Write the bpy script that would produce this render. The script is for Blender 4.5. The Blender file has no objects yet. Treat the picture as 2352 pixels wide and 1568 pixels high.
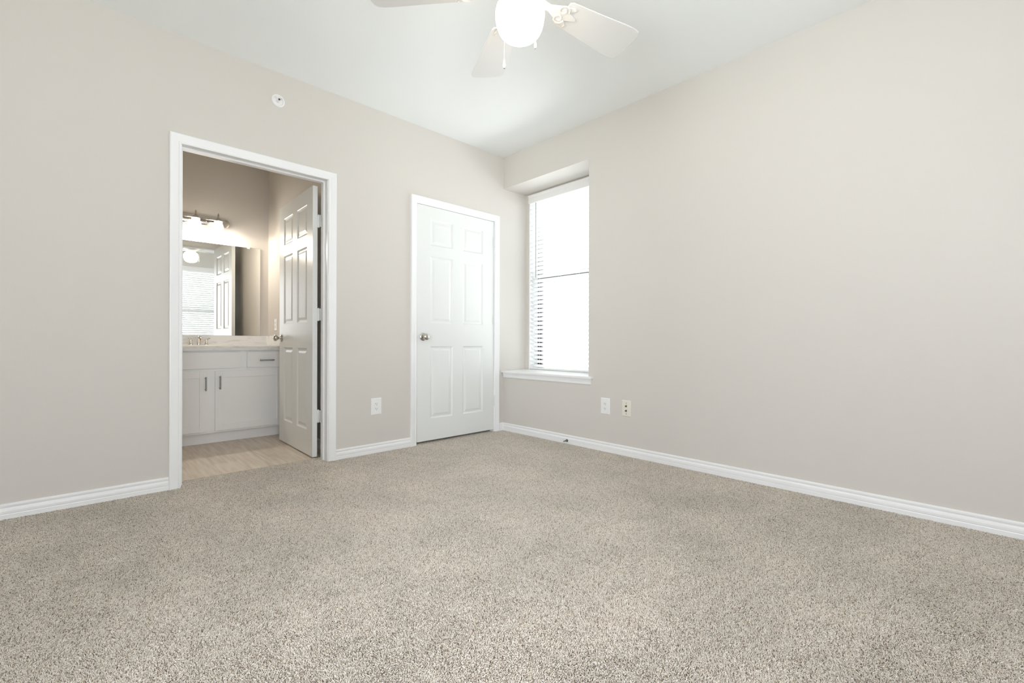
import bpy, math, random
from math import pi, sin, cos, radians
from mathutils import Vector, Matrix

S = bpy.context.scene
COL = S.collection
random.seed(7)

# ---------------------------------------------------------------- camera
CAM = Vector((-3.1094, -3.3871, 0.89))
YAW, PITCH, ROLL = 0.8091, -0.0006, 0.0027
F_PX = 1049.03
fw = Vector((cos(YAW)*cos(PITCH), sin(YAW)*cos(PITCH), sin(PITCH)))
rt = Vector((sin(YAW), -cos(YAW), 0))
up = rt.cross(fw)
R_ = rt*cos(ROLL) + up*sin(ROLL)
U_ = -rt*sin(ROLL) + up*cos(ROLL)
cam_data = bpy.data.cameras.new('camera')
cam_data.sensor_width = 36.0
cam_data.lens = 36.0*F_PX/2352
cam_data.clip_start = 0.02
cam = bpy.data.objects.new('camera', cam_data)
COL.objects.link(cam)
cam.matrix_world = Matrix(((R_.x, U_.x, -fw.x, CAM.x), (R_.y, U_.y, -fw.y, CAM.y), (R_.z, U_.z, -fw.z, CAM.z), (0, 0, 0, 1)))
S.camera = cam

# ---------------------------------------------------------------- world, exposure, light
S.view_settings.view_transform = 'Standard'
S.view_settings.look = 'None'
S.view_settings.gamma = 1.0
S.view_settings.use_curve_mapping = False
S.view_settings.exposure = 0.0
S.cycles.max_bounces = 14
S.cycles.diffuse_bounces = 8
S.cycles.glossy_bounces = 6
S.cycles.transmission_bounces = 8
S.cycles.transparent_max_bounces = 16
S.cycles.caustics_reflective = False
S.cycles.caustics_refractive = False
S.cycles.sample_clamp_indirect = 6.0

SKY = 12.2
world = bpy.data.worlds.new('world')
S.world = world
world.use_nodes = True
bgn = world.node_tree.nodes['Background']
_nt = world.node_tree
_g = _nt.nodes.new('ShaderNodeTexCoord'); _sep = _nt.nodes.new('ShaderNodeSeparateXYZ'); _cr = _nt.nodes.new('ShaderNodeValToRGB')
_mr = _nt.nodes.new('ShaderNodeMapRange'); _mr.inputs['From Min'].default_value = -1; _mr.inputs['From Max'].default_value = 1
_cr.color_ramp.elements[0].position = 0.40; _cr.color_ramp.elements[0].color = (0.93, 0.945, 0.965, 1)      # lower half set bright like pale ground, to light the ceiling
_cr.color_ramp.elements[1].position = 0.62; _cr.color_ramp.elements[1].color = (0.70, 0.715, 0.775, 1)      # hazy overcast sky
_nt.links.new(_g.outputs['Generated'], _sep.inputs[0]); _nt.links.new(_sep.outputs['Z'], _mr.inputs[0])
_nt.links.new(_mr.outputs[0], _cr.inputs[0]); _nt.links.new(_cr.outputs[0], bgn.inputs[0])
bgn.inputs[1].default_value = SKY

# daylight portals in the window openings (they only guide the sky's light)
def portal(name, loc, rot, sx, sy):
    l = bpy.data.lights.new(name, 'AREA')
    l.shape = 'RECTANGLE'; l.size = sx; l.size_y = sy
    l.cycles.is_portal = True
    o = bpy.data.objects.new(name, l); COL.objects.link(o)
    o.location = loc; o.rotation_euler = rot
portal('window_portal', (0.52, -0.53, 1.50), (0, pi/2, 0), 1.85, 1.0)
portal('window_portal.001', (-1.25, -4.52, 1.50), (pi/2, 0, 0), 1.7, 1.9)
portal('window_portal.002', (-4.32, -3.06, 1.35), (0, -pi/2, 0), 2.3, 1.8)  # serves the added window in the unseen left wall
portal('window_portal.003', (-3.34, -4.52, 1.26), (pi/2, 0, 0), 1.4, 2.5)  # serves the added window behind the camera

VAN_W, FAN_W = 10.0, 8.0     # watts of the vanity bulbs and strength of the fan globe

# ---------------------------------------------------------------- materials
def mat(name, color, rough=0.5, metal=0.0, spec=0.5, bump=None, noise=None, emit=None):
    m = bpy.data.materials.new(name); m.use_nodes = True
    nt = m.node_tree; b = nt.nodes['Principled BSDF']
    b.inputs['Base Color'].default_value = (*color, 1)
    b.inputs['Roughness'].default_value = rough
    b.inputs['Metallic'].default_value = metal
    b.inputs['Specular IOR Level'].default_value = spec
    tc = nt.nodes.new('ShaderNodeNewGeometry')
    if noise:                                   # (scale, amount)
        n = nt.nodes.new('ShaderNodeTexNoise'); n.inputs['Scale'].default_value = noise[0]
        n.inputs['Detail'].default_value = 3
        mx = nt.nodes.new('ShaderNodeMix'); mx.data_type = 'RGBA'
        mx.inputs['A'].default_value = (*[c*(1-noise[1]) for c in color], 1)
        mx.inputs['B'].default_value = (*[min(1, c*(1+noise[1])) for c in color], 1)
        nt.links.new(tc.outputs['Position'], n.inputs['Vector'])
        nt.links.new(n.outputs['Fac'], mx.inputs['Factor'])
        nt.links.new(mx.outputs['Result'], b.inputs['Base Color'])
    if bump:                                    # (scale, strength, distance)
        n = nt.nodes.new('ShaderNodeTexNoise'); n.inputs['Scale'].default_value = bump[0]
        n.inputs['Detail'].default_value = 2
        bp = nt.nodes.new('ShaderNodeBump'); bp.inputs['Strength'].default_value = bump[1]
        bp.inputs['Distance'].default_value = bump[2]
        nt.links.new(tc.outputs['Position'], n.inputs['Vector'])
        nt.links.new(n.outputs['Fac'], bp.inputs['Height'])
        nt.links.new(bp.outputs['Normal'], b.inputs['Normal'])
    if emit:
        b.inputs['Emission Color'].default_value = (*emit[0], 1)
        b.inputs['Emission Strength'].default_value = emit[1]
    return m

M = {}
M['wall'] = mat('wall_paint', (0.640, 0.612, 0.570), 0.62, spec=0.3, bump=(90, 0.12, 0.002))
M['bathwall'] = mat('bathroom_paint', (0.620, 0.585, 0.540), 0.6, spec=0.3, bump=(90, 0.12, 0.002))
M['ceiling'] = mat('ceiling_paint', (0.865, 0.89, 0.88), 0.8, spec=0.2, bump=(60, 0.15, 0.002))
M['trim'] = mat('white_trim_paint', (0.845, 0.85, 0.85), 0.30, bump=(160, 0.04, 0.001))
M['door'] = mat('white_door_paint', (0.765, 0.78, 0.765), 0.30, bump=(110, 0.06, 0.001))
M['cab'] = mat('cabinet_grey_paint', (0.82, 0.825, 0.825), 0.38, bump=(120, 0.03, 0.001))
M['nickel'] = mat('satin_nickel', (0.58, 0.55, 0.50), 0.26, metal=1, noise=(60, 0.05))
M['chrome'] = mat('polished_chrome', (0.78, 0.76, 0.73), 0.10, metal=1, noise=(60, 0.02))
M['steel'] = mat('brushed_pull_metal', (0.24, 0.235, 0.225), 0.32, metal=1, noise=(80, 0.06))
M['plastic'] = mat('white_plastic', (0.82, 0.82, 0.81), 0.35, noise=(30, 0.01))
M['cream'] = mat('cream_plastic', (0.76, 0.73, 0.64), 0.38, noise=(30, 0.01))
M['dark'] = mat('dark_slot', (0.03, 0.03, 0.03), 0.6, noise=(30, 0.1))
M['bronze'] = mat('dark_bronze_aluminium', (0.045, 0.042, 0.04), 0.45, noise=(40, 0.1))
M['brass'] = mat('brass_connector', (0.30, 0.26, 0.18), 0.3, metal=1, noise=(40, 0.05))
M['fanwhite'] = mat('fan_white_enamel', (0.70, 0.70, 0.68), 0.4, noise=(30, 0.01))
M['rubber'] = mat('dark_rubber', (0.08, 0.075, 0.07), 0.6, noise=(40, 0.1))
M['porcelain'] = mat('sink_porcelain', (0.86, 0.83, 0.78), 0.12, noise=(20, 0.01))
M['closet'] = mat('closet_shade_tone', (0.25, 0.23, 0.21), 0.8, noise=(5, 0.05))  # shade of the unlit closet put into its wall colour
M['exterior'] = mat('outdoor_concrete', (0.45, 0.45, 0.42), 0.9, noise=(3, 0.2))
M['leaf'] = mat('outdoor_foliage', (0.10, 0.17, 0.06), 0.8, noise=(9, 0.4))

def glass_mat():
    m = bpy.data.materials.new('window_glass'); m.use_nodes = True; nt = m.node_tree
    nt.nodes.clear()
    out = nt.nodes.new('ShaderNodeOutputMaterial'); mx = nt.nodes.new('ShaderNodeMixShader')
    t = nt.nodes.new('ShaderNodeBsdfTransparent'); g = nt.nodes.new('ShaderNodeBsdfGlossy')
    t.inputs[0].default_value = (0.965, 0.975, 0.975, 1); g.inputs['Roughness'].default_value = 0.01
    fr = nt.nodes.new('ShaderNodeFresnel'); fr.inputs[0].default_value = 1.35
    nt.links.new(fr.outputs[0], mx.inputs[0]); nt.links.new(t.outputs[0], mx.inputs[1])
    nt.links.new(g.outputs[0], mx.inputs[2]); nt.links.new(mx.outputs[0], out.inputs[0])
    return m
M['glass'] = glass_mat()

def slat_mat(mixf=0.50, tr=(0.88, 0.90, 0.89, 1)):
    m = bpy.data.materials.new('translucent_blind_vinyl'); m.use_nodes = True; nt = m.node_tree
    nt.nodes.clear()
    out = nt.nodes.new('ShaderNodeOutputMaterial'); mx = nt.nodes.new('ShaderNodeMixShader')
    d = nt.nodes.new('ShaderNodeBsdfDiffuse'); t = nt.nodes.new('ShaderNodeBsdfTranslucent')
    d.inputs[0].default_value = (0.88, 0.88, 0.87, 1); t.inputs[0].default_value = tr
    mx.inputs[0].default_value = mixf
    nt.links.new(d.outputs[0], mx.inputs[1]); nt.links.new(t.outputs[0], mx.inputs[2])
    nt.links.new(mx.outputs[0], out.inputs[0])
    return m
M['slat'] = slat_mat()
M['slat_rear'] = slat_mat(0.30, (0.60, 0.62, 0.62, 1))  # same slats as the corner blind, dimmed so the reflected one looks less bright

def mirror_mat():
    m = bpy.data.materials.new('mirror_silver'); m.use_nodes = True; nt = m.node_tree
    b = nt.nodes['Principled BSDF']
    b.inputs['Base Color'].default_value = (0.90, 0.91, 0.89, 1)
    b.inputs['Metallic'].default_value = 1; b.inputs['Roughness'].default_value = 0.0
    return m
M['mirror'] = mirror_mat()

def marble_mat():
    m = mat('counter_marble', (0.74, 0.73, 0.70), 0.22); nt = m.node_tree
    b = nt.nodes['Principled BSDF']; g = nt.nodes.new('ShaderNodeNewGeometry')
    mp = nt.nodes.new('ShaderNodeMapping'); mp.inputs['Scale'].default_value = (4, 9, 22)
    n = nt.nodes.new('ShaderNodeTexNoise'); n.inputs['Scale'].default_value = 2.2; n.inputs['Detail'].default_value = 8
    n.inputs['Distortion'].default_value = 1.2
    r = nt.nodes.new('ShaderNodeValToRGB')
    r.color_ramp.elements[0].position = 0.30; r.color_ramp.elements[0].color = (0.60, 0.59, 0.57, 1)
    r.color_ramp.elements[1].position = 0.50; r.color_ramp.elements[1].color = (0.77, 0.765, 0.75, 1)
    nt.links.new(g.outputs['Position'], mp.inputs[0]); nt.links.new(mp.outputs[0], n.inputs['Vector'])
    nt.links.new(n.outputs['Fac'], r.inputs[0]); nt.links.new(r.outputs[0], b.inputs['Base Color'])
    return m
M['marble'] = marble_mat()

def vinyl_mat():
    m = mat('vinyl_plank', (0.5, 0.43, 0.35), 0.38); nt = m.node_tree
    b = nt.nodes['Principled BSDF']; g = nt.nodes.new('ShaderNodeNewGeometry')
    mp = nt.nodes.new('ShaderNodeMapping'); mp.inputs['Rotation'].default_value = (0, 0, pi/2)
    br = nt.nodes.new('ShaderNodeTexBrick')
    br.inputs['Scale'].default_value = 1.0; br.inputs['Brick Width'].default_value = 0.92
    br.inputs['Row Height'].default_value = 0.15; br.inputs['Mortar Size'].default_value = 0.0012
    br.inputs['Color1'].default_value = (0.70, 0.60, 0.49, 1); br.inputs['Color2'].default_value = (0.60, 0.515, 0.425, 1)
    br.inputs['Mortar'].default_value = (0.54, 0.465, 0.385, 1)
    mp2 = nt.nodes.new('ShaderNodeMapping'); mp2.inputs['Scale'].default_value = (26, 2.2, 1)
    n = nt.nodes.new('ShaderNodeTexNoise'); n.inputs['Scale'].default_value = 1.6; n.inputs['Detail'].default_value = 6
    mx = nt.nodes.new('ShaderNodeMix'); mx.data_type = 'RGBA'; mx.blend_type = 'OVERLAY'
    mx.inputs['Factor'].default_value = 0.55
    nt.links.new(g.outputs['Position'], mp.inputs[0]); nt.links.new(mp.outputs[0], br.inputs['Vector'])
    nt.links.new(g.outputs['Position'], mp2.inputs[0]); nt.links.new(mp2.outputs[0], n.inputs['Vector'])
    nt.links.new(br.outputs['Color'], mx.inputs['A']); nt.links.new(n.outputs['Fac'], mx.inputs['B'])
    nt.links.new(mx.outputs['Result'], b.inputs['Base Color'])
    return m
M['vinyl'] = vinyl_mat()

def carpet_mat():
    m = bpy.data.materials.new('carpet_yarn'); m.use_nodes = True; nt = m.node_tree
    b = nt.nodes['Principled BSDF']; b.inputs['Roughness'].default_value = 0.95
    b.inputs['Specular IOR Level'].default_value = 0.15
    a = nt.nodes.new('ShaderNodeVertexColor'); a.layer_name = 'yarn'
    g = nt.nodes.new('ShaderNodeNewGeometry')
    n = nt.nodes.new('ShaderNodeTexNoise'); n.inputs['Scale'].default_value = 2.6; n.inputs['Detail'].default_value = 4
    mr = nt.nodes.new('ShaderNodeMapRange'); mr.inputs['From Min'].default_value = 0.3; mr.inputs['From Max'].default_value = 0.7
    mr.inputs['To Min'].default_value = 0.91; mr.inputs['To Max'].default_value = 1.07  # broad blotches: shading of brushed pile put into the yarn colour
    mx = nt.nodes.new('ShaderNodeVectorMath'); mx.operation = 'SCALE'
    nt.links.new(g.outputs['Position'], n.inputs['Vector']); nt.links.new(n.outputs['Fac'], mr.inputs[0])
    nt.links.new(a.outputs['Color'], mx.inputs[0]); nt.links.new(mr.outputs[0], mx.inputs['Scale'])
    nt.links.new(mx.outputs[0], b.inputs['Base Color'])
    return m
M['carpet'] = carpet_mat()

# ---------------------------------------------------------------- mesh builder
class MB:
    def __init__(s): s.v = []; s.f = []; s.sm = []
    def add(s, vs, fs, smooth=False):
        k = len(s.v); s.v += [tuple(v) for v in vs]
        s.f += [tuple(i+k for i in f) for f in fs]; s.sm += [smooth]*len(fs); return s
    def box(s, a, b):
        x0, y0, z0 = (min(a[i], b[i]) for i in range(3)); x1, y1, z1 = (max(a[i], b[i]) for i in range(3))
        vs = [(x0,y0,z0),(x1,y0,z0),(x1,y1,z0),(x0,y1,z0),(x0,y0,z1),(x1,y0,z1),(x1,y1,z1),(x0,y1,z1)]
        return s.add(vs, [(0,3,2,1),(4,5,6,7),(0,1,5,4),(1,2,6,5),(2,3,7,6),(3,0,4,7)])
    def lathe(s, prof, n=32, at=(0,0,0), axis='z', smooth=True):
        """prof: list of (radius, height)"""
        vs = []; fs = []
        for r, h in prof:
            for i in range(n):
                a = 2*pi*i/n; p = (r*cos(a), r*sin(a), h)
                if axis == 'x': p = (p[2], p[0], p[1])
                if axis == '-x': p = (-p[2], -p[0], p[1])
                if axis == 'y': p = (p[1], p[2], p[0])
                if axis == '-y': p = (-p[1], -p[2], p[0])
                vs.append((p[0]+at[0], p[1]+at[1], p[2]+at[2]))
        for j in range(len(prof)-1):
            for i in range(n):
                k = (i+1) % n; fs.append((j*n+i, j*n+k, (j+1)*n+k, (j+1)*n+i))
        fs.append(tuple(range(n))[::-1]); fs.append(tuple((len(prof)-1)*n+i for i in range(n)))
        return s.add(vs, fs, smooth)
    def tube(s, pts, r, n=10, smooth=True):
        pts = [Vector(p) for p in pts]; rs = r if isinstance(r, (list, tuple)) else [r]*len(pts)
        t0 = (pts[1]-pts[0]).normalized()
        u = t0.orthogonal().normalized(); vs = []; fs = []
        for j, p in enumerate(pts):
            a = pts[max(0, j-1)]; b = pts[min(len(pts)-1, j+1)]; t = (b-a).normalized()
            u = (u - t*u.dot(t)).normalized(); w = t.cross(u)
            for i in range(n):
                an = 2*pi*i/n; vs.append(tuple(p+(u*cos(an)+w*sin(an))*rs[j]))
        for j in range(len(pts)-1):
            for i in range(n):
                k = (i+1) % n; fs.append((j*n+i, j*n+k, (j+1)*n+k, (j+1)*n+i))
        fs.append(tuple(range(n))[::-1]); fs.append(tuple((len(pts)-1)*n+i for i in range(n)))
        return s.add(vs, fs, smooth)
    def sweep(s, prof, rings, smooth=False):
        """rings: functions mapping (u,t) of the closed profile to a point"""
        n = len(prof); vs = []; fs = []
        for fn in rings: vs += [fn(u, t) for u, t in prof]
        for j in range(len(rings)-1):
            for i in range(n):
                k = (i+1) % n; fs.append((j*n+i, (j+1)*n+i, (j+1)*n+k, j*n+k))
        fs.append(tuple(range(n))); fs.append(tuple((len(rings)-1)*n+i for i in range(n))[::-1])
        return s.add(vs, fs, smooth)
    def prism(s, poly, z0, z1):
        n = len(poly)
        vs = [(x, y, z0) for x, y in poly]+[(x, y, z1) for x, y in poly]
        fs = [tuple(range(n))[::-1], tuple(range(n, 2*n))]+[(i, (i+1) % n, n+(i+1) % n, n+i) for i in range(n)]
        return s.add(vs, fs)
    def xf(s, m):
        s.v = [tuple(m @ Vector(v)) for v in s.v]; return s
    def build(s, name, m, parent=None, bevel=0.0, seg=2, angle=35):
        me = bpy.data.meshes.new(name); me.from_pydata(s.v, [], s.f); me.update()
        me.materials.append(m)
        me.polygons.foreach_set('use_smooth', s.sm)
        import bmesh
        bm = bmesh.new(); bm.from_mesh(me); bmesh.ops.recalc_face_normals(bm, faces=bm.faces)
        if any(s.sm):
            for e in bm.edges:
                if len(e.link_faces) == 2 and e.calc_face_angle(0) > radians(angle): e.smooth = False
        bm.to_mesh(me); bm.free()
        o = bpy.data.objects.new(name, me); COL.objects.link(o)
        if parent: o.parent = parent
        if bevel:
            b = o.modifiers.new('bevel', 'BEVEL'); b.width = bevel; b.segments = seg; b.limit_method = 'ANGLE'
            b.angle_limit = radians(40); b.harden_normals = False
        return o

def tag(o, label=None, cat=None, group=None, kind=None):
    if label: o['label'] = label
    if cat: o['category'] = cat
    if group: o['group'] = group
    if kind: o['kind'] = kind
    return o
def struct(o, label, cat): return tag(o, label, cat, None, 'structure')
def empty(name, loc=(0,0,0), rz=0.0):
    o = bpy.data.objects.new(name, None); o.empty_display_size = 0.1; COL.objects.link(o)
    o.location = loc; o.rotation_euler = (0, 0, rz); return o
def copy_tree(o, parent=None):
    c = o.copy(); COL.objects.link(c); c.parent = parent
    for ch in [x for x in bpy.data.objects if x.parent == o]: copy_tree(ch, c)
    return c

# ---------------------------------------------------------------- room dimensions
H = 2.735
XL, YR = -4.10, -4.30            # unseen left wall and rear wall planes
T = 0.125                        # wall between bedroom and bathroom
B_X0, B_X1, B_TOP = -2.648, -1.767, 2.082      # bathroom door opening (jamb faces)
C_X0, C_X1, C_TOP = -1.004, -0.127, 2.070      # closet opening
D = 1.87                         # bathroom back wall
SX = -1.647                      # bathroom side wall
BXL = -3.70
HEAD, SILL = 2.420, 0.585
RC = 0.318                       # window recess depth
WY = -1.058

# ---------------------------------------------------------------- structure
m = MB()
J = 0.02
m.box((XL-.15, 0, -.05), (B_X0-J, T, H+.1)).box((B_X0-J, 0, B_TOP+J), (B_X1+J, T, H+.1))
m.box((B_X1+J, 0, -.05), (C_X0-J, T, H+.1)).box((C_X0-J, 0, C_TOP+J), (C_X1+J, T, H+.1))
m.box((C_X1+J, 0, -.05), (0.60, T, H+.1))
struct(m.build('wall_left', M['wall']), 'greige painted wall holding the bathroom doorway and the closet door', 'wall')

m = MB()
m.box((0, YR-.3, -.05), (.56, WY, H+.1))
m.box((0, WY, -.05), (.56, 0, SILL)).box((0, WY, HEAD), (.56, 0, H+.1))
m.box((RC, WY, SILL), (.56, -1.012, HEAD)).box((RC, -.048, SILL), (.56, 0, HEAD))
m.box((RC, -1.012, 2.405), (.56, -.048, HEAD)).box((RC, -1.012, SILL), (.56, -.048, .592))
struct(m.build('wall_right', M['wall']), 'long greige painted wall with the deep window recess in its far corner', 'wall')

# rear wall: mirrored window plus an added light opening; unseen left wall: another added
R1 = (-2.10, -0.42, .60, 2.414); R2 = (-3.98, -2.70, .06, 2.45)
m = MB()
m.box((XL-.2, YR-.2, -.05), (R2[0], YR, H+.1)).box((R2[1], YR-.2, -.05), (R1[0], YR, H+.1)).box((R1[1], YR-.2, -.05), (0, YR, H+.1))
for r in (R1, R2): m.box((r[0], YR-.2, -.05), (r[1], YR, r[2])).box((r[0], YR-.2, r[3]), (r[1], YR, H+.1))
struct(m.build('wall_rear', M['wall']), 'greige wall behind the camera, seen in the bathroom mirror', 'wall')
R3 = (-3.90, -2.22, .25, 2.45)
m = MB()
m.box((XL-.2, YR-.2, -.05), (XL, R3[0], H+.1)).box((XL-.2, R3[1], -.05), (XL, T, H+.1))
m.box((XL-.2, R3[0], -.05), (XL, R3[1], R3[2])).box((XL-.2, R3[0], R3[3]), (XL, R3[1], H+.1))
struct(m.build('wall_side', M['wall']), 'greige wall outside the left edge of the view', 'wall')

struct(MB().box((XL-.2, YR-.2, H), (.56, T, H+.12)).build('ceiling', M['ceiling']), 'smooth white bedroom ceiling around the fan', 'ceiling')
struct(MB().box((XL-.2, YR-.2, -.11), (.56, T+.02, -.012)).build('floor', mat('carpet_backing', (.25, .20, .155), .95, noise=(60, .15))), 'carpet backing under the beige pile', 'floor')

# bathroom shell
m = MB().box((BXL-.1, D, -.05), (SX+.1, D+.1, H+.1)).box((SX, T, -.05), (SX+.1, D, H+.1)).box((BXL-.1, T, -.05), (BXL, D, H+.1))
struct(m.build('wall_bathroom', M['bathwall']), 'warm beige bathroom walls behind the open doorway', 'wall')
struct(MB().box((BXL-.1, T, H), (SX+.1, D+.1, H+.1)).build('ceiling', M['ceiling']), 'white ceiling of the bathroom', 'ceiling')
struct(MB().box((BXL-.1, T+.022, -.11), (SX+.1, D+.1, -.001)).build('floor', M['vinyl']), 'greyish wood plank vinyl floor in the bathroom', 'floor')
# closet shell
m = MB().box((SX+.1, T, -.05), (SX+.14, .9, H)).box((SX+.1, .9, -.05), (.4, .95, H)).box((.36, T, -.05), (.4, .9, H)).box((SX+.1, T, H-.05), (.4, .95, H)).box((SX+.1, T+.02, -.1), (.4, .95, -.012))
struct(m.build('wall_closet', M['closet']), 'closet interior coloured dark as shade behind the closed closet door', 'wall')

# ---------------------------------------------------------------- trim profiles
CAS = [(0,0),(0,.008),(.004,.011),(.009,.0115),(.012,.0095),(.030,.0135),(.044,.0165),(.050,.018),(.055,.017),(.0575,.013),(.0575,0)]
BASE = [(0,-.012),(.0125,-.012),(.0125,.020),(.0112,.0235),(.0125,.027),(.0130,.038),(.0120,.046),(.0085,.0505),(.0065,.0535),(.0075,.057),(.0095,.062),(.0095,.068),(.0070,.0725),(.003,.0745),(0,.0745)]

def casing(x0, x1, zt, y=0.0, sgn=-1, z0=-.012):
    """door casing mitred round an opening whose inner edges are x0, x1, zt"""
    r = [lambda u, t: (x0-u, y+sgn*t, z0), lambda u, t: (x0-u, y+sgn*t, zt+u),
         lambda u, t: (x1+u, y+sgn*t, zt+u), lambda u, t: (x1+u, y+sgn*t, z0)]
    return MB().sweep(CAS, r)
def skirt(p, q, nrm, prof=BASE):
    p = Vector(p); q = Vector(q); n = Vector(nrm)
    return MB().sweep(prof, [lambda u, t: tuple(p+n*u+Vector((0,0,t))), lambda u, t: tuple(q+n*u+Vector((0,0,t)))])

def jamb(x0, x1, zt, mb, stop_y=None):
    mb.box((x0-J, 0, -.012), (x0, T, zt+J)).box((x1, 0, -.012), (x1+J, T, zt+J)).box((x0, 0, zt), (x1, T, zt+J))
    if stop_y:
        a, b = stop_y
        mb.box((x0, a, -.012), (x0+.011, b, zt-.011)).box((x1-.011, a, -.012), (x1, b, zt-.011)).box((x0, a, zt-.011), (x1, b, zt))
    return mb
o = casing(B_X0-.005, B_X1+.005, B_TOP-.004+.0, 0, -1).build('trim_1', M['trim'])
struct(o, 'white moulded casing around the bathroom doorway', 'door trim')
jamb(B_X0, B_X1, B_TOP, MB(), (.052, .086)).build('door_jamb', M['trim'], o)
casing(B_X0-.005, B_X1+.005, B_TOP+.005, T, 1).build('inner_casing', M['trim'], o)
o = casing(C_X0-.005, C_X1+.005, C_TOP+.005, 0, -1).build('trim_2', M['trim'])
struct(o, 'white moulded casing around the closed closet door', 'door trim')
jamb(C_X0, C_X1, C_TOP, MB(), (.040, .074)).build('door_jamb', M['trim'], o)

OUT = .0625
struct(skirt((XL, 0, 0), (B_X0-OUT, 0, 0), (0,-1,0)).build('baseboard_left', M['trim']), 'white moulded baseboard left of the bathroom doorway', 'baseboard')
struct(skirt((B_X1+OUT, 0, 0), (C_X0-OUT, 0, 0), (0,-1,0)).build('baseboard_middle', M['trim']), 'white baseboard between the bathroom doorway and the closet door', 'baseboard')
struct(skirt((C_X1+OUT, 0, 0), (0, 0, 0), (0,-1,0)).build('baseboard_corner', M['trim']), 'tiny piece of baseboard between closet casing and room corner', 'baseboard')
struct(skirt((0, 0, 0), (0, YR, 0), (-1,0,0)).build('baseboard_right', M['trim']), 'long white moulded baseboard along the right wall', 'baseboard')
struct(skirt((XL, YR, 0), (0, YR, 0), (0,1,0)).build('baseboard_rear', M['trim']), 'white baseboard on the wall behind the camera', 'baseboard')
struct(skirt((XL, YR, 0), (XL, 0, 0), (1,0,0)).build('baseboard_side', M['trim']), 'white baseboard on the wall outside the left edge of the view', 'baseboard')
struct(skirt((SX, T, 0), (SX, 1.2, 0), (-1,0,0)).build('baseboard_bathroom', M['trim']), 'white baseboard behind the open bathroom door', 'baseboard')

# ---------------------------------------------------------------- carpet pile
def carpet():
    TILE = 0.41; n = 146; st = TILE/n
    pal = [((.765,.698,.605), 44), ((.82,.76,.68), 26), ((.60,.52,.425), 15), ((.29,.23,.17), 10), ((.89,.85,.785), 10)]
    bag = [c for c, w in pal for _ in range(w)]
    rnd = random.Random(3); vs = []; fs = []; cols = []
    for i in range(n):
        for j in range(n):
            cx = -TILE/2+(i+.5+rnd.uniform(-.45,.45))*st; cy = -TILE/2+(j+.5+rnd.uniform(-.45,.45))*st
            sw = .9*sin(cx*31+1.3*sin(cy*17))+.6*cos(cy*38)       # tufts lean together in small swirls
            az = sw*1.2+rnd.gauss(0, 1.4); le = rnd.uniform(.0015, .0060); w = rnd.uniform(.0008, .0013)
            h = rnd.uniform(.0085, .0130)
            dx, dy = cos(az), sin(az); px, py = -dy, dx
            c = bag[rnd.randrange(len(bag))]; k = rnd.uniform(.9, 1.1); c = tuple(q*k for q in c)
            k0 = len(vs)
            for (a, hz, ww) in ((0, -.012, w), (.25*le, -.012+h*.80, w*1.15), (le, -.012+h, w*.45)):
                x = cx+dx*a; y = cy+dy*a
                vs.append((x+px*ww, y+py*ww, hz)); vs.append((x-px*ww, y-py*ww, hz)); vs.append((x-dx*ww*.8, y-dy*ww*.8, hz+ww*.9))
            for s in (0, 3):
                for a, b in ((0,1),(1,2),(2,0)): fs.append((k0+s+a, k0+s+b, k0+s+3+b, k0+s+3+a))
            fs.append((k0+6, k0+7, k0+8)); cols += [c]*9
    me = bpy.data.meshes.new('carpet'); me.from_pydata(vs, [], fs); me.update(); me.materials.append(M['carpet'])
    at = me.color_attributes.new('yarn', 'FLOAT_COLOR', 'POINT')
    flat = []
    for c in cols: flat += [c[0], c[1], c[2], 1.0]
    at.data.foreach_set('color', flat)
    me.polygons.foreach_set('use_smooth', [True]*len(fs))
    o = bpy.data.objects.new('carpet', me); COL.objects.link(o)
    ng = bpy.data.node_groups.new('pile_tiles', 'GeometryNodeTree')
    ng.interface.new_socket('Geometry', in_out='INPUT', socket_type='NodeSocketGeometry')
    ng.interface.new_socket('Geometry', in_out='OUTPUT', socket_type='NodeSocketGeometry')
    N = ng.nodes; L = ng.links
    gi = N.new('NodeGroupInput'); go = N.new('NodeGroupOutput')
    g = N.new('GeometryNodeMeshGrid'); nx, ny = 10, 11
    g.inputs['Size X'].default_value = TILE*(nx-1); g.inputs['Size Y'].default_value = TILE*(ny-1)
    g.inputs['Vertices X'].default_value = nx; g.inputs['Vertices Y'].default_value = ny
    tr = N.new('GeometryNodeTransform')
    tr.inputs['Translation'].default_value = (-TILE*nx/2, T+.028-TILE*ny/2, 0)
    ip = N.new('GeometryNodeInstanceOnPoints')
    rv = N.new('FunctionNodeRandomValue'); rv.data_type = 'INT'
    for sck in rv.inputs:
        if sck.type == 'INT' and sck.name == 'Min': sck.default_value = 0
        if sck.type == 'INT' and sck.name == 'Max': sck.default_value = 3
        if sck.name == 'Seed': sck.default_value = 11
    mu = N.new('ShaderNodeMath'); mu.operation = 'MULTIPLY'; mu.inputs[1].default_value = pi/2
    cx = N.new('ShaderNodeCombineXYZ')
    L.new([s for s in rv.outputs if s.type == 'INT'][0], mu.inputs[0]); L.new(mu.outputs[0], cx.inputs[2])
    L.new(g.outputs[0], tr.inputs[0]); L.new(tr.outputs[0], ip.inputs['Points']); L.new(gi.outputs[0], ip.inputs['Instance'])
    L.new(cx.outputs[0], ip.inputs['Rotation']); L.new(ip.outputs[0], go.inputs[0])
    md = o.modifiers.new('tiles', 'NODES'); md.node_group = ng
    tag(o, 'speckled beige cut pile carpet covering the whole bedroom floor', 'carpet', None, 'stuff')
carpet()

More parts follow.
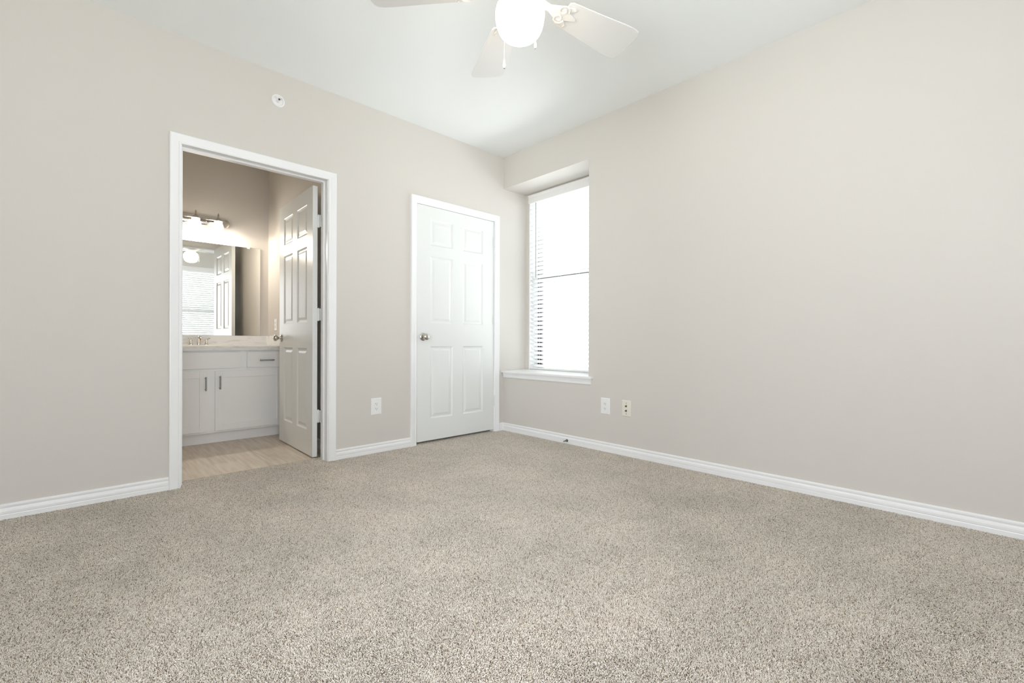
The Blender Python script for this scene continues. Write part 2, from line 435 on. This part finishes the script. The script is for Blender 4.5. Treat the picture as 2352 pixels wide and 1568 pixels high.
# ---------------------------------------------------------------- six panel doors
def six_panel(w, h, th=.035, stile=.136, mull=.113):
    """leaf in local space: x 0..w from the hinge edge, y 0..th, z 0..h"""
    pw = (w-2*stile-mull)/2
    xs = [0, stile, stile+pw, stile+pw+mull, w-stile, w]
    zs = [0, .190, .823, 1.024, 1.614, 1.706, 1.938, h]
    mb = MB()
    for face, sg in ((0.0, 1), (th, -1)):
        for i in range(5):
            for j in range(7):
                x0, x1, z0, z1 = xs[i], xs[i+1], zs[j], zs[j+1]
                if i in (1, 3) and j in (1, 3, 5):
                    loops = [(0, 0), (.003, .0015), (.010, .0075), (.016, .0085), (.024, .0080), (.040, .0030), (.044, .0025)]
                    vs = []
                    for u, d in loops:
                        y = face+sg*d
                        vs += [(x0+u, y, z0+u), (x1-u, y, z0+u), (x1-u, y, z1-u), (x0+u, y, z1-u)]
                    fs = []
                    for k in range(len(loops)-1):
                        for e in range(4): fs.append((k*4+e, k*4+(e+1) % 4, k*4+4+(e+1) % 4, k*4+4+e))
                    k = (len(loops)-1)*4; fs.append((k, k+1, k+2, k+3))
                    mb.add(vs, fs)
                else:
                    mb.add([(x0, face, z0), (x1, face, z0), (x1, face, z1), (x0, face, z1)], [(0, 1, 2, 3)])
    mb.add([(0,0,0),(w,0,0),(w,th,0),(0,th,0)], [(0,1,2,3)]); mb.add([(0,0,h),(w,0,h),(w,th,h),(0,th,h)], [(0,1,2,3)])
    mb.add([(0,0,0),(0,th,0),(0,th,h),(0,0,h)], [(0,1,2,3)]); mb.add([(w,0,0),(w,th,0),(w,th,h),(w,0,h)], [(0,1,2,3)])
    return mb
def weld(o):
    import bmesh
    bm = bmesh.new(); bm.from_mesh(o.data); bmesh.ops.remove_doubles(bm, verts=bm.verts, dist=1e-5)
    bmesh.ops.recalc_face_normals(bm, faces=bm.faces); bm.to_mesh(o.data); bm.free(); return o
KNOB = [(.001,0),(.033,0),(.0335,.004),(.030,.0075),(.022,.0095),(.0125,.011),(.0105,.018),(.0115,.026),(.018,.032),(.0255,.040),(.0285,.049),(.0275,.057),(.0225,.063),(.012,.0665),(.001,.0675)]

# closed closet door (hinges on its right edge, faces the room)
LW = C_X1-C_X0-.006
d = empty('door_2', (C_X1-.003, .003, .021), 0)
struct(d, 'closed white six panel closet door beside the window', 'door')
leaf = six_panel(LW, 2.046).xf(Matrix.Scale(-1, 4, (1,0,0))).build('door_leaf', M['door'], d); weld(leaf)
kn = MB().lathe(KNOB, 32, (-LW+.062, 0, .905), '-y').build('door_knob', M['nickel'], d); tag(kn, 'round satin nickel knob')
for z in (.245, 1.04, 1.80):
    hb = MB().lathe([(.0055,0),(.0055,.09)], 12, (.002, -.0065, z)).lathe([(.004,-.004),(.0062,0)], 12, (.002,-.0065,z)).lathe([(.0062,0),(.003,.005)], 12, (.002,-.0065,z+.09))
    hb.box((-.014, -.0015, z), (.0, .001, z+.09)); hb.build('hinge', M['door'], d)

# open bathroom door
BW = .842
ang = math.atan2(1.01-.165, -1.797+1.817)
d = empty('door_1', (B_X1-.012, T+.022, .009), ang)
struct(d, 'open white six panel door swung into the bathroom', 'door')
# local x runs from hinge edge along the leaf, y positive = towards -X (face seen through the doorway)
leaf = six_panel(BW, 2.055, stile=.128).build('door_leaf', M['door'], d); weld(leaf)
OFFX, OFFY = .004, .004
leaf.location = (OFFX, OFFY, 0)
for ax, y in (('y', OFFY+.035), ('-y', OFFY)):
    kn = MB().lathe(KNOB, 32, (BW-.060+OFFX, y, .905), ax).build('door_knob', M['nickel'], d); tag(kn, 'satin nickel knob')
for z in (.262, 1.035, 1.745):
    hb = MB().lathe([(.0058,0),(.0058,.09)], 12, (-.001, -.002, z)).lathe([(.0035,-.005),(.0065,0)], 12, (-.001,-.002,z)).lathe([(.0065,0),(.0035,.005)], 12, (-.001,-.002,z+.09))
    hb.box((.002, -.002, z), (.0045, .032, z+.09))
    hb.box((-.030, -.010, z), (-.001, -.0075, z+.09))
    hb.build('hinge', M['door'], d)

# ---------------------------------------------------------------- windows
def window(name, wd, ht, depth, loc, rz, label, meet=.51, frame=None):
    """local: x 0..wd along the wall, y outward, z 0..ht"""
    d = empty(name, loc, rz); struct(d, label, 'window')
    fm = frame or M['bronze']; f = .042; e = .012
    MB().box((0,-depth,0),(e,.06,ht)).box((wd-e,-depth,0),(wd,.06,ht)).box((e,-depth,ht-e),(wd-e,.06,ht)).build('jamb_liner', M['trim'], d)
    fr = MB().box((e,0,0),(f,.06,ht-e)).box((wd-f,0,0),(wd-e,.06,ht-e)).box((f,0,0),(wd-f,.06,.022)).box((f,0,ht-f*.8),(wd-f,.06,ht-e))
    fr.build('window_frame', fm, d, bevel=.002)
    zm = ht*meet
    sa = MB().box((f,.005,f*.8),(f+.020,.030,zm)).box((wd-f-.02,.005,f*.8),(wd-f,.030,zm)).box((f,.005,f*.8),(wd-f,.030,.045)).box((f,.005,zm-.03),(wd-f,.030,zm))
    sa.build('lower_sash', fm, d, bevel=.002)
    us = MB().box((f,.032,zm-.022),(wd-f,.056,zm+.012))
    us.build('meeting_rail', fm, d, bevel=.002)
    MB().box((f+.02,.016,.045),(wd-f-.02,.020,zm-.03)).build('lower_pane', M['glass'], d)
    MB().box((f,.042,zm+.012),(wd-f,.046,ht-f*.8)).build('upper_pane', M['glass'], d)
    return d

def blind(wd, top, bot, loc, rz, label, group, tilt=35, pitch=.0438, lad=None, wand=True, sw=.045, name='window_blind', sm='slat'):
    """local: x 0..wd, y outward (room side negative), z absolute"""
    d = empty(name, loc, rz); tag(d, label, 'blind', group)
    # valance
    pr = [(0,0),(-.006,0),(-.008,.010),(-.008,.055),(-.012,.066),(-.018,.074),(-.018,.080),(0,.080)]
    zt = top-.080
    MB().sweep(pr, [lambda u, t: (-.004, -.030+u, zt+t), lambda u, t: (wd+.004, -.030+u, zt+t)]).build('valance', M['plastic'], d)
    MB().box((.004, -.026, top-.055), (wd-.004, .028, top-.004)).build('headrail', M['plastic'], d)
    # slats: room side edge up
    z = bot+.046; a = radians(tilt); mb = MB()
    n = 5
    while z < top-.045:
        vs = []
        for x in (.006, wd-.006):
            for s in (1, -1):
                for i in range(n):
                    q = -1+2*i/(n-1); yy = q*sw/2; cr = .0022*(1-q*q)+s*.0013
                    vs.append((x, yy*cos(a)+cr*sin(a), z-yy*sin(a)+cr*cos(a)))
        fs = []
        for s in (0, 1):
            for i in range(n-1):
                b = s*n+i; fs.append((b, b+1, b+1+2*n, b+2*n))
        fs += [(0, n, 3*n, 2*n), (n-1, 2*n-1, 4*n-1, 3*n-1)]
        for e in (0, 2*n):
            for i in range(n-1): fs.append((e+i, e+i+1, e+n+i+1, e+n+i))
        mb.add(vs, fs, True); z += pitch
    mb.build('slats', M[sm], d)
    MB().box((.006, -.024, bot+.008), (wd-.006, .024, bot+.026)).build('bottom_rail', M['plastic'], d, bevel=.004)
    for x in (lad or [.1*wd, .5*wd, .9*wd]):
        hw = sw/2*cos(a)+.0015
        lc = MB().box((x-.0012, -hw-.001, bot+.02), (x+.0012, -hw, top-.05)).box((x-.0012, hw, bot+.02), (x+.0012, hw+.001, top-.05))
        lc.build('ladder_cord', M['plastic'], d)
    if wand:
        w = MB().tube([(.098, -.034, top-.085), (.0985, -.035, top-.50), (.099, -.035, top-.86)], .0022, 6).build('tilt_wand', M['rubber'], d)
        tag(w, 'thin grey tilt wand')
    return d

# window in the right wall's recess: local x -> -Y, local y -> +X
window('window_1', .964, 1.813, .12, (.44, -.048, .592), -pi/2, 'tall dark framed sash window behind blinds in the corner recess', meet=.538)
blind(.958, 2.404, .592, (.346, -.051, 0), -pi/2, 'white slatted window blind hanging in the deep corner recess', None, tilt=39, lad=[.105, .39, .62, .86])
# stool and apron
m = MB().box((0, 0, .577), (RC, WY, .597))
o = MB().box((-.030, -.001, .577), (.0, -1.104, .597)).box((0, -.001, .577), (RC, WY+.001, .597)).build('trim_3', M['trim'], None, bevel=.003)
struct(o, 'white window stool ledge at the foot of the corner recess', 'window sill')
AP = [(0,.528),(.008,.528),(.011,.534),(.012,.548),(.0145,.560),(.018,.570),(.018,.577),(0,.577)]
MB().sweep(AP, [lambda u, t: (-u, -.012, t), lambda u, t: (-u, -1.088, t)]).build('apron', M['trim'], o)

window('window_2', R1[1]-R1[0], R1[3]-R1[2], .12, (R1[1], YR-.12, R1[2]), pi, 'wide window behind the camera, seen in the bathroom mirror')
blind(R1[1]-R1[0]-.01, R1[3]-.004, R1[2]+.005, (R1[1]-.005, YR-.05, 0), pi, 'white slatted blind on the rear window, reflected in the bathroom mirror', None, tilt=58, sm='slat_rear')
window('added_window_3', R3[1]-R3[0], R3[3]-R3[2], .12, (XL-.12, R3[0], R3[2]), pi/2, 'added bare window outside the left edge of the view, lighting the room')  # added out of view to bring daylight onto the right wall
window('added_window_4', R2[1]-R2[0], R2[3]-R2[2], .12, (R2[1], YR-.12, R2[2]), pi, 'added tall bare glass window behind the camera, lighting the room')  # unseen opening, added to bring daylight onto the door wall

# ---------------------------------------------------------------- wall plates
def plate(w, h, t=.006):
    b = .006
    vs = [(-w/2,0,-h/2),(w/2,0,-h/2),(w/2,0,h/2),(-w/2,0,h/2),(-w/2,-t*.5,-h/2),(w/2,-t*.5,-h/2),(w/2,-t*.5,h/2),(-w/2,-t*.5,h/2),
          (-w/2+b,-t,-h/2+b),(w/2-b,-t,-h/2+b),(w/2-b,-t,h/2-b),(-w/2+b,-t,h/2-b)]
    fs = [(0,1,5,4),(1,2,6,5),(2,3,7,6),(3,0,4,7),(4,5,9,8),(5,6,10,9),(6,7,11,10),(7,4,8,11),(8,9,10,11),(0,3,2,1)]
    return MB().add(vs, fs)
def duplex(loc, rz, w=.088, h=.132):
    d = empty('power_outlet', loc, rz)
    plate(w, h).build('cover_plate', M['plastic'], d)
    for s in (1, -1):
        cz = .0195*s
        prof = []
        for i in range(28):
            a = 2*pi*i/28; prof.append((.0165*cos(a), max(-.0125, min(.0125, .0165*sin(a)))))
        rc = MB(); n = len(prof)
        rc.add([(x, -.006, z+cz) for x, z in prof]+[(x, -.0082, z+cz) for x, z in prof],
               [tuple(range(n, 2*n))]+[(i, (i+1) % n, n+(i+1) % n, n+i) for i in range(n)])
        r = rc.build('receptacle', M['plastic'], d)
        MB().box((-.0078, -.0079, cz-.002), (-.0054, -.0086, cz+.0075)).box((.0054, -.0079, cz-.001), (.0076, -.0086, cz+.0065)).lathe([(.0026,.0079),(.0026,.0086)], 12, (0, 0, cz-.0075), '-y').build('slots', M['dark'], r)
    MB().lathe([(.0032,.006),(.0028,.0075)], 12, (0,0,0), '-y').build('screw', M['plastic'], d)
    return d
tag(duplex((-1.376, 0, .368), 0), 'white duplex power outlet between bathroom doorway and closet door', 'outlet', 'duplex power outlets')
tag(duplex((0, -1.229, .366), -pi/2), 'white duplex power outlet under the window end of the right wall', 'outlet', 'duplex power outlets')
d = empty('cable_plate', (0, -1.425, .368), -pi/2)
tag(d, 'cream wall plate with two dark cable jacks, right of the outlet', 'wall plate')
plate(.082, .126).build('cover_plate', M['cream'], d)
for z in (.018, -.018):
    j = MB().lathe([(.008,.006),(.008,.0085),(.0055,.0086),(.0055,.016),(.0042,.016)], 12, (0,0,z), '-y').build('cable_jack', M['brass'], d)
    MB().lathe([(.0040,.0161),(.0040,.0166)], 10, (0,0,z), '-y').build('jack_hole', M['dark'], j)
for z in (.042, -.042): MB().lathe([(.0034,.006),(.003,.0078)], 10, (0,0,z), '-y').build('screw', M['brass'], d)

# sidewall sprinkler
d = empty('fire_sprinkler', (-2.109, 0, 2.537))
tag(d, 'small round white fire sprinkler high on wall above the doorway', 'sprinkler')
MB().lathe([(.043,0),(.043,.004),(.040,.0075),(.034,.009),(.030,.006),(.028,.001),(.001,.0008)], 36, (0,0,0), '-y').build('escutcheon', M['plastic'], d)
MB().lathe([(.013,.0),(.013,.012),(.009,.016),(.009,.026),(.001,.026)], 20, (0,0,0), '-y').build('sprinkler_body', M['plastic'], d)
MB().lathe([(.0055,.026),(.0065,.030),(.001,.031)], 16, (0,0,0), '-y').build('nozzle', M['dark'], d)
MB().box((-.019, -.034, .010), (.019, -.031, .013)).box((-.019,-.031,.009),(-.016,-.006,.013)).box((.016,-.031,.009),(.019,-.006,.013)).build('deflector', M['plastic'], d)

# door stop on the right baseboard
d = empty('door_stop', (-.0125, -.838, .026))
tag(d, 'small metal door stop screwed to the baseboard below the window', 'door stop')
MB().lathe([(.001,0),(.013,0),(.013,.003),(.0075,.012),(.0045,.020),(.0042,.058),(.001,.058)], 20, (0,0,0), '-x').build('shaft', M['steel'], d)
MB().lathe([(.001,.056),(.0065,.056),(.007,.060),(.0065,.070),(.001,.071)], 16, (0,0,0), '-x').build('bumper_tip', M['plastic'], d)

# ---------------------------------------------------------------- ceiling fan
FX, FY = -1.745, -2.0
fan = empty('ceiling_fan', (FX, FY, 0))
tag(fan, 'white five blade ceiling fan with a glowing glass globe', 'ceiling fan')
MB().lathe([(.001,H),(.070,H),(.070,H-.012),(.055,H-.045),(.022,H-.060),(.016,H-.064),(.016,H-.11),(.001,H-.11)], 36).build('canopy', M['fanwhite'], fan)
MB().lathe([(.001,2.640),(.045,2.640),(.110,2.625),(.140,2.590),(.142,2.500),(.128,2.462),(.095,2.446),(.060,2.442),(.060,2.400),(.074,2.396),(.076,2.372),(.060,2.352),(.001,2.352)], 48).build('motor_housing', M['fanwhite'], fan)
G = [(.001,2.366),(.052,2.366),(.055,2.352),(.070,2.344),(.088,2.328),(.100,2.306),(.1050,2.282),(.1045,2.265),(.1010,2.242),(.0955,2.222),(.087,2.204),(.074,2.190),(.055,2.180),(.030,2.174),(.001,2.172)]
mg = mat('fan_globe_glow', (.9, .88, .84), .3, emit=((1, .79, .55), FAN_W))
tag(MB().lathe(G, 48).build('globe_shade', mg, fan), 'glowing white glass globe')
def blade_prof():
    pts = []
    for x, w in ((.235,.058),(.250,.066),(.30,.070),(.45,.083),(.56,.094),(.615,.096)): pts.append((x, w))
    top = pts + [(.640,.090),(.652,.074),(.657,.045)]
    return [(x, -w) for x, w in top]+[(x, w) for x, w in reversed(top)]
BZ = 2.380
first = None
for k in range(5):
    a = radians(-10+72*k)
    mt = Matrix.Rotation(a, 4, 'Z') @ Matrix.Translation((0, 0, BZ)) @ Matrix.Rotation(radians(-11), 4, 'X')
    bl = MB().prism(blade_prof(), -.003, .003).xf(mt).build('fan_blade', M['fanwhite'], fan, bevel=.0015)
    # scrolled blade iron
    ir = MB()
    ir.prism([(.085,-.020),(.16,-.015),(.20,-.030),(.27,-.050),(.285,-.044),(.255,-.022),(.30,-.008),(.31,0),(.30,.008),(.255,.022),(.285,.044),(.27,.050),(.20,.030),(.16,.015),(.085,.020)], -.010, -.0035)
    for s in (1, -1):
        pts = []
        for i in range(15):
            t = i/14; an = 2.6*pi*t; r = .026*(1-t*.72)
            pts.append((.225+r*cos(an)*1.15, s*(.022+r*sin(an)), -.012))
        ir.tube(pts, .0035, 6)
        ir.lathe([(.006,-.0135),(.001,-.0150)], 10, (.272, s*.044, 0))
    ir.xf(mt); ir.build('blade_bracket', M['fanwhite'], fan)
def chain(x, y, z0, z1, fob):
    c = MB().tube([(x*.62, y*.62, 2.385), (x*.95, y*.95, 2.372), (x, y, 2.350), (x, y, z0)], .0011, 6).build('pull_chain', M['fanwhite'], fan)
    MB().lathe([(.001,z1),(.0032,z1),(.0062,z1+.004),(.0068,z1+.010),(.0055,z1+.022),(.0028,z1+.034),(.001,z1+.040)], 14, (x,y,0)).build('chain_fob', M['fanwhite'], c)
    MB().lathe([(.001,z1-.002),(.0025,z1-.002),(.0025,z1+.0005)], 8, (x,y,0)).build('fob_eyelet', M['steel'], c)
chain(-.114, -.026, 2.034, 1.994, 0)
chain(.112, .016, 2.232, 2.194, 0)

# ---------------------------------------------------------------- vanity
VX0, VX1 = -2.95, SX-.002; VF = 1.225
van = empty('vanity_cabinet', (0, 0, 0)); van.location = ((VX0+VX1)/2, VF, 0)
vc = Matrix.Translation((-(VX0+VX1)/2, -VF, 0))
tag(van, 'light grey shaker bathroom vanity cabinet under the mirror', 'vanity cabinet')
def vb(mb, name, m, parent=van, bevel=0):
    if parent is van: mb.xf(vc)
    else: mb.xf(vc)
    return mb.build(name, m, parent, bevel=bevel)
vb(MB().box((VX0, VF, .095), (VX1, VF+.019, .803)).box((VX0, VF+.019, .095), (VX0+.016, D-.004, .803)).box((VX1-.016, VF+.019, .095), (VX1, D-.004, .803)).box((VX0+.016, VF+.019, .095), (VX1-.016, D-.004, .111)).box((VX0+.016, D-.012, .111), (VX1-.016, D-.004, .803)), 'carcass', M['cab'], bevel=.001)
vb(MB().box((VX0, VF+.062, 0), (VX1, VF+.075, .088)), 'toe_board', M['cab'])
def shaker(x0, x1, z0, z1, name, rail=.056, flat=False):
    y0, y1 = VF-.019, VF-.0005
    if flat: mb = MB().box((x0, y0, z0), (x1, y1, z1))
    else:
        mb = MB().box((x0, y0, z0), (x0+rail, y1, z1)).box((x1-rail, y0, z0), (x1, y1, z1)).box((x0+rail, y0, z0), (x1-rail, y1, z0+rail)).box((x0+rail, y0, z1-rail), (x1-rail, y1, z1))
        mb.box((x0+rail-.002, y0+.008, z0+rail-.002), (x1-rail+.002, y1, z1-rail+.002))
    return vb(mb, name, M['cab'], bevel=.0015)
def pull(p, q, parent):
    p = Vector(p); q = Vector(q); dr = (q-p).normalized(); y = VF-.019
    mb = MB()
    def bar(a, b, hw):
        mb.box((min(a.x, b.x)-hw, min(a.y, b.y)-hw, min(a.z, b.z)-hw), (max(a.x, b.x)+hw, max(a.y, b.y)+hw, max(a.z, b.z)+hw))
    fy = y-.028
    bar(Vector((p.x, fy, p.z)), Vector((q.x, fy, q.z)), .005)
    for e in (p+dr*.006, q-dr*.006): bar(Vector((e.x, fy, e.z)), Vector((e.x, y-.0045, e.z)), .0045)
    h = vb(mb, 'bar_pull', M['steel'], parent, bevel=.0015); return tag(h, 'brushed metal bar pull')
dl = shaker(-2.852, -2.303, .112, .625, 'cabinet_door'); pull((-2.318, 0, .468), (-2.318, 0, .575), dl)
dr = shaker(-2.247, -1.698, .112, .625, 'cabinet_door'); pull((-2.214, 0, .474), (-2.214, 0, .580), dr)
shaker(-2.640, -2.055, .648, .786, 'false_front', flat=True)
dw = shaker(-2.003, -1.698, .648, .786, 'drawer', flat=True); pull((-1.902, 0, .712), (-1.790, 0, .712), dw)
dw2 = shaker(-2.900, -2.690, .648, .786, 'drawer', flat=True); pull((-2.850, 0, .712), (-2.740, 0, .712), dw2)

ct = MB()
SCX, SCY, SA, SB = -2.275, 1.545, .215, .160
def ell(a, b, n=48): return [(SCX+a*cos(2*pi*i/n), SCY+b*sin(2*pi*i/n)) for i in range(n)]
# countertop as slab with an oval cut-out for the sink
x0, x1, y0, y1, z0, z1 = VX0-.005, VX1, 1.192, D-.001, .803, .839
inner = ell(SA, SB); outer = []
for (px, py) in inner:
    dx, dy = px-SCX, py-SCY
    t = min([(x1-SCX)/dx if dx > 0 else 1e9, (x0-SCX)/dx if dx < 0 else 1e9, (y1-SCY)/dy if dy > 1e-9 else 1e9, (y0-SCY)/dy if dy < -1e-9 else 1e9])
    outer.append((SCX+dx*t, SCY+dy*t))
# make sure that the corners are present
def snap(corner):
    k = min(range(48), key=lambda i: (outer[i][0]-corner[0])**2+(outer[i][1]-corner[1])**2); outer[k] = corner
for c in ((x0,y0),(x1,y0),(x0,y1),(x1,y1)): snap(c)
n = 48
vs = [(x,y,z1) for x,y in inner]+[(x,y,z1) for x,y in outer]+[(x,y,z0) for x,y in inner]+[(x,y,z0) for x,y in outer]
fs = []
for i in range(n):
    k = (i+1) % n
    fs += [(i, k, n+k, n+i), (2*n+i, 3*n+i, 3*n+k, 2*n+k), (n+i, n+k, 3*n+k, 3*n+i), (i, 2*n+i, 2*n+k, k)]
ct.add(vs, fs)
top = ct.build('countertop', M['marble'])
tag(top, 'pale grey veined marble countertop lying on the bathroom vanity', 'countertop')
MB().box((VX0-.005, D-.020, .8392), (VX1, D-.001, .938)).build('backsplash', M['marble'], top, bevel=.002)
MB().box((SX-.020, 1.20, .8392), (SX-.001, D-.020, .938)).build('side_splash', M['marble'], top, bevel=.002)

sk = MB(); prof = [(1.10, .0005), (1.09, .006), (1.04, .009), (.99, .006), (.95, -.010), (.85, -.070), (.60, -.120), (.25, -.135), (.06, -.137)]
vs = []; fs = []
for s, dz in prof: vs += [(SCX+SA*s*cos(2*pi*i/n), SCY+SB*s*sin(2*pi*i/n), .839+dz) for i in range(n)]
for j in range(len(prof)-1):
    for i in range(n): k = (i+1) % n; fs.append((j*n+i, j*n+k, (j+1)*n+k, (j+1)*n+i))
fs.append(tuple((len(prof)-1)*n+i for i in range(n)))
sk.add(vs, fs, True)
s_ = sk.build('sink', M['porcelain']); tag(s_, 'white oval drop in bathroom sink set in the countertop', 'sink')
MB().lathe([(.001,.002),(.020,.002),(.022,0)], 20, (SCX,SCY,.702)).build('drain', M['chrome'], s_)

fa = empty('faucet', (SCX, 1.770, .839)); tag(fa, 'chrome two handle faucet at the back of the bathroom sink', 'faucet')
MB().lathe([(.001,.0005),(.024,.0005),(.022,.010),(.001,.010)], 24, (-.062,0,0)).lathe([(.001,.0005),(.024,.0005),(.022,.010),(.001,.010)], 24, (.062,0,0)).box((-.062,-.020,.0005),(.062,.020,.010)).build('base_plate', M['chrome'], fa, bevel=.002)
for s in (-1, 1):
    MB().lathe([(.001,.010),(.019,.010),(.013,.028),(.011,.042),(.014,.048),(.013,.058),(.001,.062)], 24, (s*.062,0,0)).tube([(s*.062,0,.055),(s*.072,-.012,.064),(s*.085,-.030,.070)], [.006,.005,.004], 8).build('faucet_handle', M['chrome'], fa)
MB().tube([(0,0,.010),(0,0,.045),(0,-.012,.072),(0,-.045,.086),(0,-.085,.080),(0,-.108,.062),(0,-.112,.050)], [.015,.013,.012,.011,.010,.010,.011], 14).lathe([(.004,.060),(.004,.088),(.007,.092),(.007,.098),(.001,.100)], 12, (0,.012,0)).build('spout', M['chrome'], fa)

mr = MB().box((-2.90, D-.007, .9395), (-1.727, D-.001, 1.838)).build('wall_mirror', M['mirror'])
tag(mr, 'large frameless wall mirror above the bathroom vanity', 'mirror')
for x in (-1.835, -2.70): MB().box((x-.012, D-.011, 1.828), (x+.012, D-.001, 1.846)).build('mirror_clip', M['plastic'], mr, bevel=.001)

# vanity light bar
vl = empty('vanity_light', (-2.300, D, 2.044)); tag(vl, 'brushed nickel three light bar glowing above the bathroom mirror', 'wall lamp')
def stadium(L, h, n=14):
    p = []
    for i in range(n+1): a = -pi/2+pi*i/n; p.append((L/2-h/2+h/2*cos(a), h/2*sin(a)))
    for i in range(n+1): a = pi/2+pi*i/n; p.append((-L/2+h/2+h/2*cos(a), h/2*sin(a)))
    return p
mb = MB(); rings = [(1.0, 0), (1.0, .006), (.94, .018), (.80, .026), (.62, .030)]
p0 = stadium(.60, .098); nn = len(p0); vs = []; fs = []
for s, dpt in rings:
    h = .098*s; pr = stadium(.60-.098*(1-s), h); vs += [(x, -dpt, z) for x, z in pr]
for j in range(len(rings)-1):
    for i in range(nn): k = (i+1) % nn; fs.append((j*nn+i, j*nn+k, (j+1)*nn+k, (j+1)*nn+i))
fs.append(tuple((len(rings)-1)*nn+i for i in range(nn))); fs.append(tuple(range(nn)))
mb.add(vs, fs, True).tube([(-.255,-.029,.018),(.255,-.029,.018)], .0075, 10).build('back_plate', M['chrome'], vl)
for x in (-.093, .093): MB().lathe([(.006,.029),(.005,.036),(.001,.038)], 14, (x, 0, -.006), '-y').build('cap_nut', M['chrome'], vl)
glow = mat('vanity_shade_glow', (.92, .90, .86), .35, emit=((1, .90, .76), 2.6))
bulbm = mat('bulb_glow', (1, 1, 1), .4, emit=((1, .88, .70), 10.0))
for x in (-.182, 0, .182):
    y = -.100
    MB().tube([(x, -.024, .0), (x, -.060, .022), (x, -.090, .030), (x, y, .018)], .0075, 10).lathe([(.001,.0),(.022,.0),(.024,.006),(.020,.020),(.008,.028),(.006,.045),(.0085,.056),(.006,.070),(.001,.078)], 18, (x,y,-.004)).build('lamp_arm', M['nickel'], vl)
    pr = [(.034,-.004),(.0335,-.026),(.038,-.034),(.046,-.075),(.056,-.118),(.0595,-.128),(.0570,-.128),(.0535,-.118),(.0435,-.075),(.0355,-.036),(.031,-.026),(.031,-.006)]
    k = MB(); vs = []; fs = []; q = 28
    for r, h in pr: vs += [(x+r*cos(2*pi*i/q), y+r*sin(2*pi*i/q), h) for i in range(q)]
    for j in range(len(pr)):
        j2 = (j+1) % len(pr)
        for i in range(q): i2 = (i+1) % q; fs.append((j*q+i, j*q+i2, j2*q+i2, j2*q+i))
    sh = k.add(vs, fs, True).build('lamp_shade', glow, vl); tag(sh, 'flared white glass shade, lit')
    MB().lathe([(.001,-.028),(.013,-.030),(.014,-.050),(.026,-.072),(.029,-.088),(.024,-.105),(.010,-.114),(.001,-.115)], 20, (x,y,0)).build('light_bulb', bulbm, sh)
    l = bpy.data.lights.new('vanity_bulb', 'POINT'); l.energy = VAN_W; l.color = (1, .91, .79); l.shadow_soft_size = .03
    lo = bpy.data.objects.new('vanity_bulb', l); COL.objects.link(lo); lo.parent = vl; lo.location = (x, y, -.150)

# switch / outlet plate on bathroom side wall
d = duplex((SX, 1.612, 1.049), -pi/2, .075, .122)
tag(d, 'white power outlet on the bathroom side wall beside the mirror', 'outlet', 'duplex power outlets')
